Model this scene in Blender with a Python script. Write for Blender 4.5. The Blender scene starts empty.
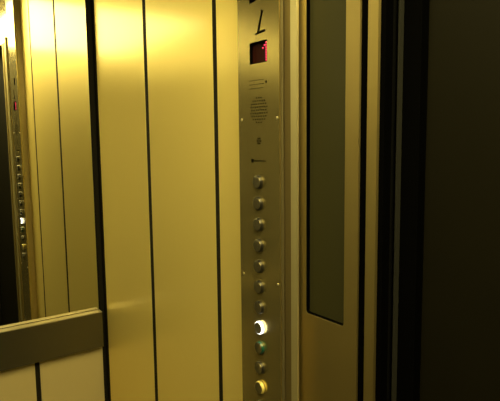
import bpy, bmesh, math
from mathutils import Vector, Matrix

S = bpy.context.scene
COL = S.collection
PI = math.pi

# ------------------------------------------------------------------ materials
def new_mat(name):
    m = bpy.data.materials.new(name); m.use_nodes = True
    nt = m.node_tree
    b = nt.nodes['Principled BSDF']
    return m, nt, b

def metal(name, color, metallic, rough, aniso=0.0, grain=0.06, gscale=(500, 500, 1.5), rvar=0.05, spec=0.5, coat=None):
    """Brushed metal: fine vertical grain in colour and roughness, highlight spread across the grain."""
    m, nt, b = new_mat(name)
    tc = nt.nodes.new('ShaderNodeTexCoord')
    mp = nt.nodes.new('ShaderNodeMapping'); mp.inputs['Scale'].default_value = gscale
    nt.links.new(tc.outputs['Object'], mp.inputs['Vector'])
    nz = nt.nodes.new('ShaderNodeTexNoise'); nz.inputs['Scale'].default_value = 1.0; nz.inputs['Detail'].default_value = 2
    nt.links.new(mp.outputs['Vector'], nz.inputs['Vector'])
    mix = nt.nodes.new('ShaderNodeMix'); mix.data_type = 'RGBA'
    c = Vector(color)
    mix.inputs[6].default_value = (*(c * (1 - grain)), 1)
    mix.inputs[7].default_value = (*(c * (1 + grain)), 1)
    nt.links.new(nz.outputs['Fac'], mix.inputs[0])
    nt.links.new(mix.outputs[2], b.inputs['Base Color'])
    mr = nt.nodes.new('ShaderNodeMapRange')
    mr.inputs['To Min'].default_value = rough - rvar; mr.inputs['To Max'].default_value = rough + rvar
    nt.links.new(nz.outputs['Fac'], mr.inputs['Value'])
    nt.links.new(mr.outputs['Result'], b.inputs['Roughness'])
    b.inputs['Metallic'].default_value = metallic
    b.inputs['Specular IOR Level'].default_value = spec
    if coat:
        b.inputs['Coat Weight'].default_value = coat[0]; b.inputs['Coat Roughness'].default_value = coat[1]
    if aniso:
        b.inputs['Anisotropic'].default_value = aniso
        cv = nt.nodes.new('ShaderNodeCombineXYZ')
        cv.inputs[0].default_value = 0.7071; cv.inputs[1].default_value = 0.7071
        nt.links.new(cv.outputs[0], b.inputs['Tangent'])
    return m

def plain(name, color, rough=0.5, metallic=0.0, noise=0.08, nscale=40, spec=0.5):
    m, nt, b = new_mat(name)
    tc = nt.nodes.new('ShaderNodeTexCoord')
    nz = nt.nodes.new('ShaderNodeTexNoise'); nz.inputs['Scale'].default_value = nscale
    nt.links.new(tc.outputs['Object'], nz.inputs['Vector'])
    mix = nt.nodes.new('ShaderNodeMix'); mix.data_type = 'RGBA'
    c = Vector(color)
    mix.inputs[6].default_value = (*(c * (1 - noise)), 1); mix.inputs[7].default_value = (*(c * (1 + noise)), 1)
    nt.links.new(nz.outputs['Fac'], mix.inputs[0])
    nt.links.new(mix.outputs[2], b.inputs['Base Color'])
    b.inputs['Roughness'].default_value = rough
    b.inputs['Metallic'].default_value = metallic
    b.inputs['Specular IOR Level'].default_value = spec
    return m

def emit(name, color, strength, base=(0.02, 0.02, 0.02)):
    m, nt, b = new_mat(name)
    b.inputs['Base Color'].default_value = (*base, 1)
    b.inputs['Emission Color'].default_value = (*color, 1)
    b.inputs['Emission Strength'].default_value = strength
    return m

M = {}
M['gold'] = metal('gold_satin_panel', (0.91, 0.75, 0.235), 0.76, 0.50, 0.30, 0.012, rvar=0.01, coat=(0.52, 0.16))
M['bronze'] = metal('unseen_dark_panel', (0.022, 0.020, 0.011), 0.0, 0.13, 0.40, 0.012, rvar=0.01, spec=1.0)  # unseen left wall and invented panels, kept dark to dim reflections in the metal
M['darkpanel'] = metal('dark_bronze_panel', (0.012, 0.011, 0.007), 0.3, 0.35, 0.0, 0.02, rvar=0.01)
M['lower'] = metal('lower_laminate_panel', (0.36, 0.30, 0.145), 0.10, 0.40, 0.3, 0.01, rvar=0.01)
M['steel'] = metal('brushed_steel', (0.62, 0.52, 0.21), 0.94, 0.22, 0.50, 0.02, rvar=0.01)
M['housing'] = metal('housing_side', (0.46, 0.38, 0.19), 0.6, 0.4, 0.4, 0.02, rvar=0.01)
M['rail'] = metal('rail_steel', (0.19, 0.172, 0.11), 0.9, 0.25, 0.5, 0.02, (1.5, 500, 500), rvar=0.01)
M['railtop'] = metal('rail_edge_steel', (0.30, 0.26, 0.15), 0.5, 0.4, 0.0, 0.02, (1.5, 500, 500), rvar=0.01)
M['door'] = metal('door_steel', (0.50, 0.40, 0.15), 0.97, 0.42, 0.40, 0.02, rvar=0.01)
M['jamb'] = metal('jamb_steel', (0.54, 0.48, 0.25), 0.85, 0.45, 0.5, 0.02, rvar=0.01)
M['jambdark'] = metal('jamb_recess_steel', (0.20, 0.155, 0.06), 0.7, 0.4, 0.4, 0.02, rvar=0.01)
M['transom'] = metal('transom_steel', (0.85, 0.78, 0.52), 0.8, 0.15, 0.6, 0.01, rvar=0.01)
M['backing'] = plain('dark_backing', (0.008, 0.007, 0.004), 0.6, spec=0.1)
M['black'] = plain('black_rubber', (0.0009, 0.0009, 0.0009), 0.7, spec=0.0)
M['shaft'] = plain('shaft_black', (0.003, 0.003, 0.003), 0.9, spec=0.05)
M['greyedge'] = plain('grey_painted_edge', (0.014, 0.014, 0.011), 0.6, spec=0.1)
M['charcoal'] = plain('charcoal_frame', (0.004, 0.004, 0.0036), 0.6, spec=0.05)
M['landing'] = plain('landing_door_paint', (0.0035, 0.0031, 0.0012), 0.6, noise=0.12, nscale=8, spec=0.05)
M['engrave'] = plain('engraved_ink', (0.0015, 0.0012, 0.0008), 0.9, spec=0.0)
M['floor'] = plain('floor_vinyl', (0.022, 0.019, 0.013), 0.5, noise=0.4, nscale=60)
M['ceil'] = plain('ceiling_paint', (0.25, 0.21, 0.12), 0.6)
M['lampframe'] = plain('lamp_frame_paint', (0.6, 0.55, 0.4), 0.4)
M['lamp'] = emit('lamp_diffuser', (1.0, 0.835, 0.345), 16.5, (0.8, 0.8, 0.8))
M['btn_face'] = metal('button_face', (0.36, 0.33, 0.21), 1.0, 0.34, 0.0, 0.35, (200, 200, 200))
M['btn_dark'] = metal('button_face_dark', (0.10, 0.09, 0.06), 0.6, 0.4, 0.0, 0.2, (200, 200, 200))
M['btn_collar'] = plain('button_collar_dark', (0.012, 0.011, 0.008), 0.3, spec=0.35)
M['btn_green'] = plain('button_collar_green', (0.006, 0.050, 0.032), 0.2, spec=0.5)
M['btn_yellow'] = plain('button_collar_yellow', (0.50, 0.42, 0.12), 0.3)
M['btn_lit'] = emit('button_collar_lit', (1.0, 1.0, 0.95), 3.0, (0.8, 0.8, 0.8))
M['btn_ring'] = metal('button_bezel', (0.10, 0.09, 0.05), 0.8, 0.4)
M['screw'] = metal('screw_head', (0.85, 0.8, 0.6), 1.0, 0.3)
M['led'] = emit('red_led', (1.0, 0.04, 0.10), 3.5)
M['led_dim'] = plain('led_board', (0.016, 0.003, 0.002), 0.5, spec=0.1)

# mirror
m, nt, b = new_mat('mirror_silver')
b.inputs['Base Color'].default_value = (0.86, 0.86, 0.78, 1); b.inputs['Metallic'].default_value = 1
b.inputs['Roughness'].default_value = 0.0
M['mirror'] = m
# window pane of the car door: dark wired/tinted glass with a dim shaft behind it
m, nt, b = new_mat('tinted_glass')
b.inputs['Base Color'].default_value = (0.018, 0.017, 0.005, 1)
b.inputs['Roughness'].default_value = 0.42
b.inputs['Specular IOR Level'].default_value = 0.4
M['glass'] = m

# ------------------------------------------------------------------ helpers
def add_box(bm, x0, x1, y0, y1, z0, z1, bev=0.0):
    r = bmesh.ops.create_cube(bm, size=1.0)
    vs = r['verts']
    for v in vs:
        v.co.x = x0 + (v.co.x + .5) * (x1 - x0)
        v.co.y = y0 + (v.co.y + .5) * (y1 - y0)
        v.co.z = z0 + (v.co.z + .5) * (z1 - z0)
    if bev:
        es = list({e for v in vs for e in v.link_edges})
        bmesh.ops.bevel(bm, geom=es, offset=bev, segments=2, affect='EDGES', profile=0.6)

def add_prism(bm, pts, x0, x1):
    """Polygon given as (y, z) points, extruded along X from x0 to x1."""
    a = [bm.verts.new((x0, y, z)) for y, z in pts]
    c = [bm.verts.new((x1, y, z)) for y, z in pts]
    n = len(pts)
    bm.faces.new(a); bm.faces.new(c[::-1])
    for i in range(n):
        bm.faces.new((a[i], c[i], c[(i + 1) % n], a[(i + 1) % n]))

def add_lathe(bm, prof, y, z, seg=28):
    """prof: (x, radius) list, turned about an axis along X through (y, z)."""
    rings = []
    for x, r in prof:
        if r < 1e-7:
            rings.append([bm.verts.new((x, y, z))])
        else:
            rings.append([bm.verts.new((x, y + r * math.cos(2 * PI * i / seg), z + r * math.sin(2 * PI * i / seg))) for i in range(seg)])
    for a, c in zip(rings, rings[1:]):
        for i in range(seg):
            j = (i + 1) % seg
            if len(a) == 1 and len(c) == 1: continue
            if len(a) == 1: bm.faces.new((a[0], c[i], c[j]))
            elif len(c) == 1: bm.faces.new((a[i], a[j], c[0]))
            else: bm.faces.new((a[i], a[j], c[j], c[i]))

def obj(name, bm, mat, parent=None, smooth=False):
    bmesh.ops.recalc_face_normals(bm, faces=bm.faces[:])
    me = bpy.data.meshes.new(name); bm.to_mesh(me); bm.free()
    me.materials.append(mat)
    if smooth:
        for p in me.polygons: p.use_smooth = True
        me.set_sharp_from_angle(angle=math.radians(35))
    o = bpy.data.objects.new(name, me); COL.objects.link(o)
    if parent:
        o.parent = parent
        o.matrix_parent_inverse = Matrix.Translation(-Vector(world_loc(parent)))
    return o

def world_loc(o):
    v = Vector((0, 0, 0))
    while o:
        v = v + o.location; o = None if o.parent is None else None
    return v

def box(name, mat, x0, x1, y0, y1, z0, z1, parent=None, bev=0.0):
    bm = bmesh.new(); add_box(bm, x0, x1, y0, y1, z0, z1, bev)
    return obj(name, bm, mat, parent)

def thing(name, label, cat, loc=(0, 0, 0), group=None):
    o = bpy.data.objects.new(name, None); COL.objects.link(o)
    o.location = loc; o.empty_display_size = 0.05
    return tag(o, label, cat, group)

def tag(o, label, cat, group=None):
    o['label'] = label; o['category'] = cat
    if group: o['group'] = group
    return o

def struct(o, label=None):
    o['kind'] = 'structure'
    if label: o['label'] = label
    return o

# ------------------------------------------------------------------ sizes (metres; camera at the origin, eye 1.5 m up)
FL, CE = -1.50, 0.72
XW = 0.70            # face of the right wall panels
YB = 1.853           # face of the mirror on the back wall
XC = 0.668           # face of the control column
XL, YF = -0.72, -0.95
XD = 0.688           # face of the car door
Z_HEAD = 0.51        # top of the doorway

# ------------------------------------------------------------------ setting
struct(box('floor', M['floor'], XL - .05, 1.0, YF - .05, 1.92, FL - .05, FL))
struct(box('ceiling', M['ceil'], XL - .05, 1.0, YF - .05, 1.92, CE, CE + .05))
bm = bmesh.new()
add_box(bm, XW + .0009, .80, 0.842, 1.8575, FL, CE)
add_box(bm, XW + .0009, .80, YF, -0.20, FL, CE)
struct(obj('wall_right', bm, M['backing']))
struct(box('wall_back', M['backing'], XL, .80, 1.8575, 1.92, FL, CE))
struct(box('wall_left', M['bronze'], XL - .05, XL, YF, 1.92, FL, CE))
struct(box('wall_front', M['darkpanel'], XL - .05, 1.0, YF - .05, YF, FL, CE))
struct(box('wall_landing', M['shaft'], .95, 1.0, YF, 1.92, FL, CE))
struct(box('trim_1', M['transom'], XW - .004, XW + .09, -0.20, 0.800, Z_HEAD, CE), 'gold transom above the doorway, seen in the mirror')

# ------------------------------------------------------------------ wall panels
def panel_x(name, label, y0, y1, z0=FL + .06, z1=CE - .015):
    x0, x1 = XW, XW + .0009
    o = box(name, M['gold'], x0, x1, y0, y1, z0, z1, None, 0.0002)
    return tag(o, label, 'wall panel', 'tall gold panels on the side wall')

panel_x('cladding_panel', 'tall satin gold wall panel in the corner beside the mirror, with the bright glare', 1.4597, 1.824)
panel_x('cladding_panel', 'tall satin gold wall panel in the middle of the side wall, between two black joints', 1.0946, 1.4378)
panel_x('cladding_panel', 'narrow gold wall panel strip right beside the button column', 0.9475, 1.0765)
low = [(-.70, -.31, 'unseen panel below the rail, invented dark to dim reflections, at the far left end of the back wall'),  # first two are unseen, added dark so the button column reflects less light
       (-.294, .075, 'unseen panel below the rail, invented dark to dim reflections, second from the left end of the back wall'),
       (.091, .4509, 'beige panel below the rail, left of the black joint in the lower left corner'),
       (.4671, .6877, 'beige panel below the rail, right of the black joint and next to the side wall')]
for a, c, l in low:
    o = box('lower_cladding_panel', M['lower' if l.startswith('beige') else 'bronze'], a, c, YB, YB + .0045, FL + .06, -.625, None, .0008)
    tag(o, l, 'wall panel', 'low panels under the rail')

# ------------------------------------------------------------------ mirror
t = thing('wall_mirror', 'large frameless mirror above the rail reflecting the gold wall and buttons', 'mirror', (0, YB, -.60))
box('mirror_glass', M['mirror'], -.70, .6805, YB, YB + .0035, -.603, CE - .02, t)
box('edge_strip', M['charcoal'], .6805, .6850, YB - .001, YB + .0040, -.603, CE - .02, t)

# ------------------------------------------------------------------ hand rail (flat plate folded over at the top)
t = thing('hand_rail', 'wide flat brushed steel rail running along the back wall under the mirror', 'rail', (0, YB, -.67))
box('front_plate', M['rail'], -.70, .681, 1.8225, 1.8255, -.734, -.6075, t, .0006)
box('top_edge', M['railtop'], -.70, .681, 1.8215, YB - .0015, -.6075, -.6045, t, .0006)
for x in (-.5, 0, .5):
    box('bracket', M['housing'], x - .02, x + .02, 1.8255, YB, -.69, -.65, t)

# ------------------------------------------------------------------ control column
cop = thing('control_panel', 'tall brushed steel column of lift buttons with red display and speaker', 'control panel', (.70, .876, -1.44))
Y0, Y1 = .8120, .9468
ZB, ZT = FL + .06, CE - .012
bm = bmesh.new()
add_box(bm, XC + .0087, XW + .0008, Y0 + .023, Y1 - .0040, ZB, ZT)
add_box(bm, XC + .0031, XW + .0008, Y1 - .0040, Y1 - .0002, ZB, ZT)
obj('housing', bm, M['housing'], cop)
DY0, DY1, DZ0, DZ1 = .8489, .9056, .1475, .1900
bm = bmesh.new()     # face plate with the display opening left free
for (a, c, e, g) in ((Y0, Y1, ZB, DZ0), (Y0, Y1, DZ1, ZT), (Y0, DY0, DZ0, DZ1), (DY1, Y1, DZ0, DZ1)):
    add_box(bm, XC, XC + .003, a, c, e, g)
obj('face_plate', bm, M['steel'], cop)
# display: a shallow dark box showing a red numeral
d = box('display', M['led_dim'], XC + .0076, XC + .0084, DY0 + .0002, DY1 - .0002, DZ0 + .0002, DZ1 - .0002, cop)
bm = bmesh.new()
for (a, c, e, g) in ((DY0 + .0001, DY0 + .0008, DZ0, DZ1), (DY1 - .0008, DY1 - .0001, DZ0, DZ1), (DY0, DY1, DZ1 - .0008, DZ1 - .0001), (DY0, DY1, DZ0 + .0001, DZ0 + .0008)):
    add_box(bm, XC - .0001, XC + .0076, a, c, e, g)
obj('display_rim', bm, M['engrave'], d)
bm = bmesh.new()
dots = [(.8605, .1865 - .0048 * k) for k in range(8)] + [(.8655, .1817), (.8705, .1769)]
for y, z in dots:
    add_lathe(bm, [(XC + .0062, 0), (XC + .0062, .0010), (XC + .0077, .0010)], y, z, 10)
obj('numeral_dots', bm, M['led'], d)
# dark floor mark engraved above the display: a slanted stroke with a foot and a cap
def stroke(bm, a, c, w0, w1, x0=XC - .0003, x1=XC + .0002):
    a, c = Vector(a), Vector(c); n = (c - a).normalized(); n = Vector((-n.y, n.x))
    pts = [a + n * w0, a - n * w0, c - n * w1, c + n * w1]
    add_prism(bm, [(p.x, p.y) for p in pts], x0, x1)
bm = bmesh.new()
stroke(bm, (.8632, .2455), (.8770, .2065), .0028, .0034)
stroke(bm, (.8590, .2450), (.8690, .2468), .0012, .0012)
stroke(bm, (.8860, .2045), (.8545, .2078), .0016, .0024)
obj('floor_mark', bm, M['engrave'], cop)
bm = bmesh.new()
add_prism(bm, [(.9045, .2665), (.8860, .2680), (.8820, .300), (.9045, .300)], XC - .0003, XC + .0002)
obj('upper_mark', bm, M['engrave'], cop)
# three rows of tiny engraved notice and a small mark at the end
bm = bmesh.new()
for r, (z, ya, yb, h) in enumerate(((.1150, .9080, .8600, .0007), (.1070, .9075, .8590, .0006), (.0990, .9080, .8620, .0006))):
    y = ya; k = 0
    ws = [.0050, .0032, .0064, .0024, .0045, .0056, .0030]
    while y > yb:
        w = ws[(k + r * 2) % 7]; add_box(bm, XC - .0002, XC + .0001, max(y - w, yb), y, z - h, z + h)
        y -= w + .0016; k += 1
add_lathe(bm, [(XC - .0002, 0), (XC - .0002, .0028), (XC + .0001, .0028)], .8525, .1095, 12)
obj('engraved_notice', bm, M['engrave'], cop)
# speaker: concentric holes
bm = bmesh.new()
SY, SZ = .8768, .0557
for row in range(-4, 5):
    for c in range(-5, 6):
        y = (c + .5 * (row % 2)) * .0076; z = row * .0061
        if math.hypot(y, z) < .0280:
            add_lathe(bm, [(XC - .0002, 0), (XC - .0002, .0019), (XC + .0001, .0019)], SY + y, SZ + z, 10)
obj('speaker_grille', bm, M['engrave'], cop)
bm = bmesh.new()
for y, z in [(0, 0)] + [(.0058 * math.cos(i * PI / 3), .0058 * math.sin(i * PI / 3)) for i in range(6)]:
    add_lathe(bm, [(XC - .0002, 0), (XC - .0002, .0020), (XC + .0001, .0020)], .877 + y, -.0059 + z, 8)
obj('microphone_grille', bm, M['engrave'], cop)
# maker's badge: small dark block and a faint line of lettering
bm = bmesh.new()
add_box(bm, XC - .0002, XC + .0001, .8955, .9040, -.0500, -.0425)
y = .8930
for w in (.0035, .0028, .0036, .0030, .0034, .0028, .0032, .0034, .0028):
    add_box(bm, XC - .0002, XC + .0001, y - w, y, -.0472, -.0448); y -= w + .0012
obj('maker_badge', bm, M['engrave'], cop)
for z in (.38, .0385, -.2898, -.62):
    for y in (.9360, .8190):
        bm = bmesh.new()
        add_lathe(bm, [(XC - .0012, 0), (XC - .0012, .0015), (XC - .0003, .0028), (XC + .0001, .0028)], y, z, 14)
        obj('screw', bm, M['screw'], cop, True)
# push buttons
BY, BP, BZ = .8781, .04370, -.0888
def button(z, collar, label=None, face='btn_face'):
    bm = bmesh.new()
    add_lathe(bm, [(XC + .0001, .0146), (XC - .0008, .0144), (XC - .0010, .0139), (XC - .0002, .0132)], BY, z)
    b_ = obj('push_button', bm, M['btn_ring'], cop, True)
    if label: b_['label'] = label
    bm = bmesh.new()
    add_lathe(bm, [(XC + .0001, .0136), (XC - .0046, .0136), (XC - .0062, .0131), (XC - .0068, .0124), (XC - .0068, .0112)], BY, z)
    obj('collar', bm, M[collar], b_, True)
    bm = bmesh.new()
    add_lathe(bm, [(XC - .0062, .0119), (XC - .0074, .0117), (XC - .0078, .0109), (XC - .0076, .0085), (XC - .0070, .0050), (XC - .0068, 0)], BY, z)
    obj('button_cap', bm, M[face], b_, True)
for i in range(12):
    z = BZ - BP * i
    if i == 7: button(z, 'btn_lit', 'push button with glowing white collar', 'btn_dark')
    elif i == 8: button(z, 'btn_green', 'push button with dark green collar')
    elif i == 10: button(z, 'btn_yellow', 'push button with yellow collar')
    else: button(z, 'btn_collar')

# ------------------------------------------------------------------ door jamb between the column and the door
t = thing('door_jamb', 'folded steel door jamb with pale front lip between button column and door', 'door jamb', (.70, .79, FL))
box('jamb_channel', M['jambdark'], .6820, .6845, .7765, .8150, FL, Z_HEAD, t)
box('jamb_bead', M['jamb'], .6742, .6749, .8098, .8112, FL, Z_HEAD, t)
bm = bmesh.new(); add_box(bm, .6640, .6665, .7572, .7750, FL, Z_HEAD, .0007)
add_box(bm, .6665, .6820, .7725, .7750, FL, Z_HEAD)
obj('jamb_lip', bm, M['jamb'], t)

# ------------------------------------------------------------------ sliding car door leaf with its narrow window
t = thing('lift_door', 'gold steel lift door leaf with tall narrow dark window', 'door', (XD, .70, FL))
WY0, WY1, WZ0, WZ1 = .6595, .7590, -.3365, .46
XT = XD + .022
def frame_mesh(bm, y0, y1, z0, z1, wy0, wy1, wz0, wz1, x0, x1, r, seg=5):
    inner = []
    for (cy, cz, a0) in ((wy1 - r, wz1 - r, 0), (wy0 + r, wz1 - r, 90), (wy0 + r, wz0 + r, 180), (wy1 - r, wz0 + r, 270)):
        for k in range(seg + 1):
            a = math.radians(a0 + 90 * k / seg)
            inner.append((cy + r * math.cos(a), cz + r * math.sin(a)))
    n = len(inner)
    oc = [(y1, z1), (y0, z1), (y0, z0), (y1, z0)]
    def layer(x):
        iv = [bm.verts.new((x, *p)) for p in inner]; ov = [bm.verts.new((x, *p)) for p in oc]
        for q in range(4):
            s = q * (seg + 1)
            for k in range(seg):
                bm.faces.new((ov[q], iv[s + k], iv[s + k + 1]))
            e = s + seg; nx = (e + 1) % n
            bm.faces.new((ov[q], iv[e], iv[nx], ov[(q + 1) % 4]))
        return iv, ov
    ia, oa = layer(x0); ib, ob = layer(x1)
    for k in range(n): bm.faces.new((ia[k], ib[k], ib[(k + 1) % n], ia[(k + 1) % n]))
    for k in range(4): bm.faces.new((oa[k], ob[k], ob[(k + 1) % 4], oa[(k + 1) % 4]))
bm = bmesh.new()
frame_mesh(bm, .6285, .8030, FL + .012, Z_HEAD - .006, WY0, WY1, WZ0, WZ1, XD, XT, .006)
obj('door_frame', bm, M['door'], t)
bm = bmesh.new()
frame_mesh(bm, WY0 - .0001, WY1 + .0001, WZ0 - .0001, WZ1 + .0001, WY0 + .0012, WY1 - .0012, WZ0 + .0012, WZ1 - .0012, XD + .0012, XT - .002, .005)
obj('window_gasket', bm, M['black'], t)
box('window_glass', M['glass'], XD + .0090, XD + .0140, WY0 + .0012, WY1 - .0012, WZ0 + .0012, WZ1 - .0012, t)
box('rubber_seal', M['black'], XD + .004, XT, .6120, .6283, FL + .012, Z_HEAD - .006, t)

# slim edge post beyond the leaf
t = thing('edge_post', 'slim gold steel door edge post with black seal, right of the windowed leaf', 'door edge', (XD, .60, FL))
box('post_face', M['door'], XD, XD + .006, .5900, .6110, FL + .012, Z_HEAD - .006, t)
box('black_seal', M['black'], XD + .006, XD + .024, .5800, .6110, FL + .012, Z_HEAD - .006, t)

# ------------------------------------------------------------------ landing side, dark
t = thing('landing_frame', 'black stepped landing door frame with a thin grey edge', 'door frame', (.74, .58, FL))
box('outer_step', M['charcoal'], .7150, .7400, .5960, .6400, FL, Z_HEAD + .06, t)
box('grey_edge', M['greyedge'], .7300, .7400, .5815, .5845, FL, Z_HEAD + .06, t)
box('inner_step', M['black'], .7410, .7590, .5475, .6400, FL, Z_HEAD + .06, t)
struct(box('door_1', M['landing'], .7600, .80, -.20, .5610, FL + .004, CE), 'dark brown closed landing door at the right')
struct(box('light_block_wall', M['shaft'], .7600, .7900, .5615, .8410, FL, CE))  # dark filler wall added beside the landing door to stop light leaking through

# ------------------------------------------------------------------ ceiling light
t = thing('ceiling_light', 'large rectangular luminous ceiling light over the cabin', 'ceiling light', (0, .05, CE))
box('diffuser', M['lamp'], -.42, .60, -.65, .75, CE - .030, CE - .006, t, .004)
bm = bmesh.new()
for (a, c, e, g) in ((-.44, .62, -.67, -.65), (-.44, .62, .75, .77), (-.44, -.42, -.65, .75), (.60, .62, -.65, .75)):
    add_box(bm, a, c, e, g, CE - .008, CE)
add_box(bm, -.42, .60, -.65, .75, CE - .006, CE)
obj('light_frame', bm, M['lampframe'], t)

# ------------------------------------------------------------------ camera and view
f, pit, roll, phi = 543.57, .1142, -.0117, .6331
def ray(dx, dy):
    c, s = math.cos(roll), math.sin(roll)
    xi = c * dx + s * dy; yi = -s * dx + c * dy
    fw = math.cos(pit) - yi * math.sin(pit); z = -yi * math.cos(pit) - math.sin(pit)
    return Vector((xi * math.cos(phi) + fw * math.sin(phi), fw * math.cos(phi) - xi * math.sin(phi), z))
F = ray(0, 0); R = ray(1, 0) - F; U = F - ray(0, 1)
cam = bpy.data.cameras.new('camera'); co = bpy.data.objects.new('camera', cam); COL.objects.link(co)
mw = Matrix.Identity(4)
for i, v in enumerate((R.normalized(), U.normalized(), -F.normalized())):
    for k in range(3): mw[k][i] = v[k]
co.matrix_world = mw
cam.sensor_fit = 'HORIZONTAL'; cam.sensor_width = 36; cam.lens = f / 500 * 36
cam.clip_start = 0.02; cam.clip_end = 50
S.camera = co
w = bpy.data.worlds.new('world'); S.world = w; w.use_nodes = True
w.node_tree.nodes['Background'].inputs[0].default_value = (0, 0, 0, 1)
S.view_settings.view_transform = 'Standard'; S.view_settings.look = 'None'
S.view_settings.exposure = 0.0; S.view_settings.gamma = 1.0
S.view_settings.use_curve_mapping = False
S.cycles.max_bounces = 16; S.cycles.glossy_bounces = 10; S.cycles.diffuse_bounces = 6
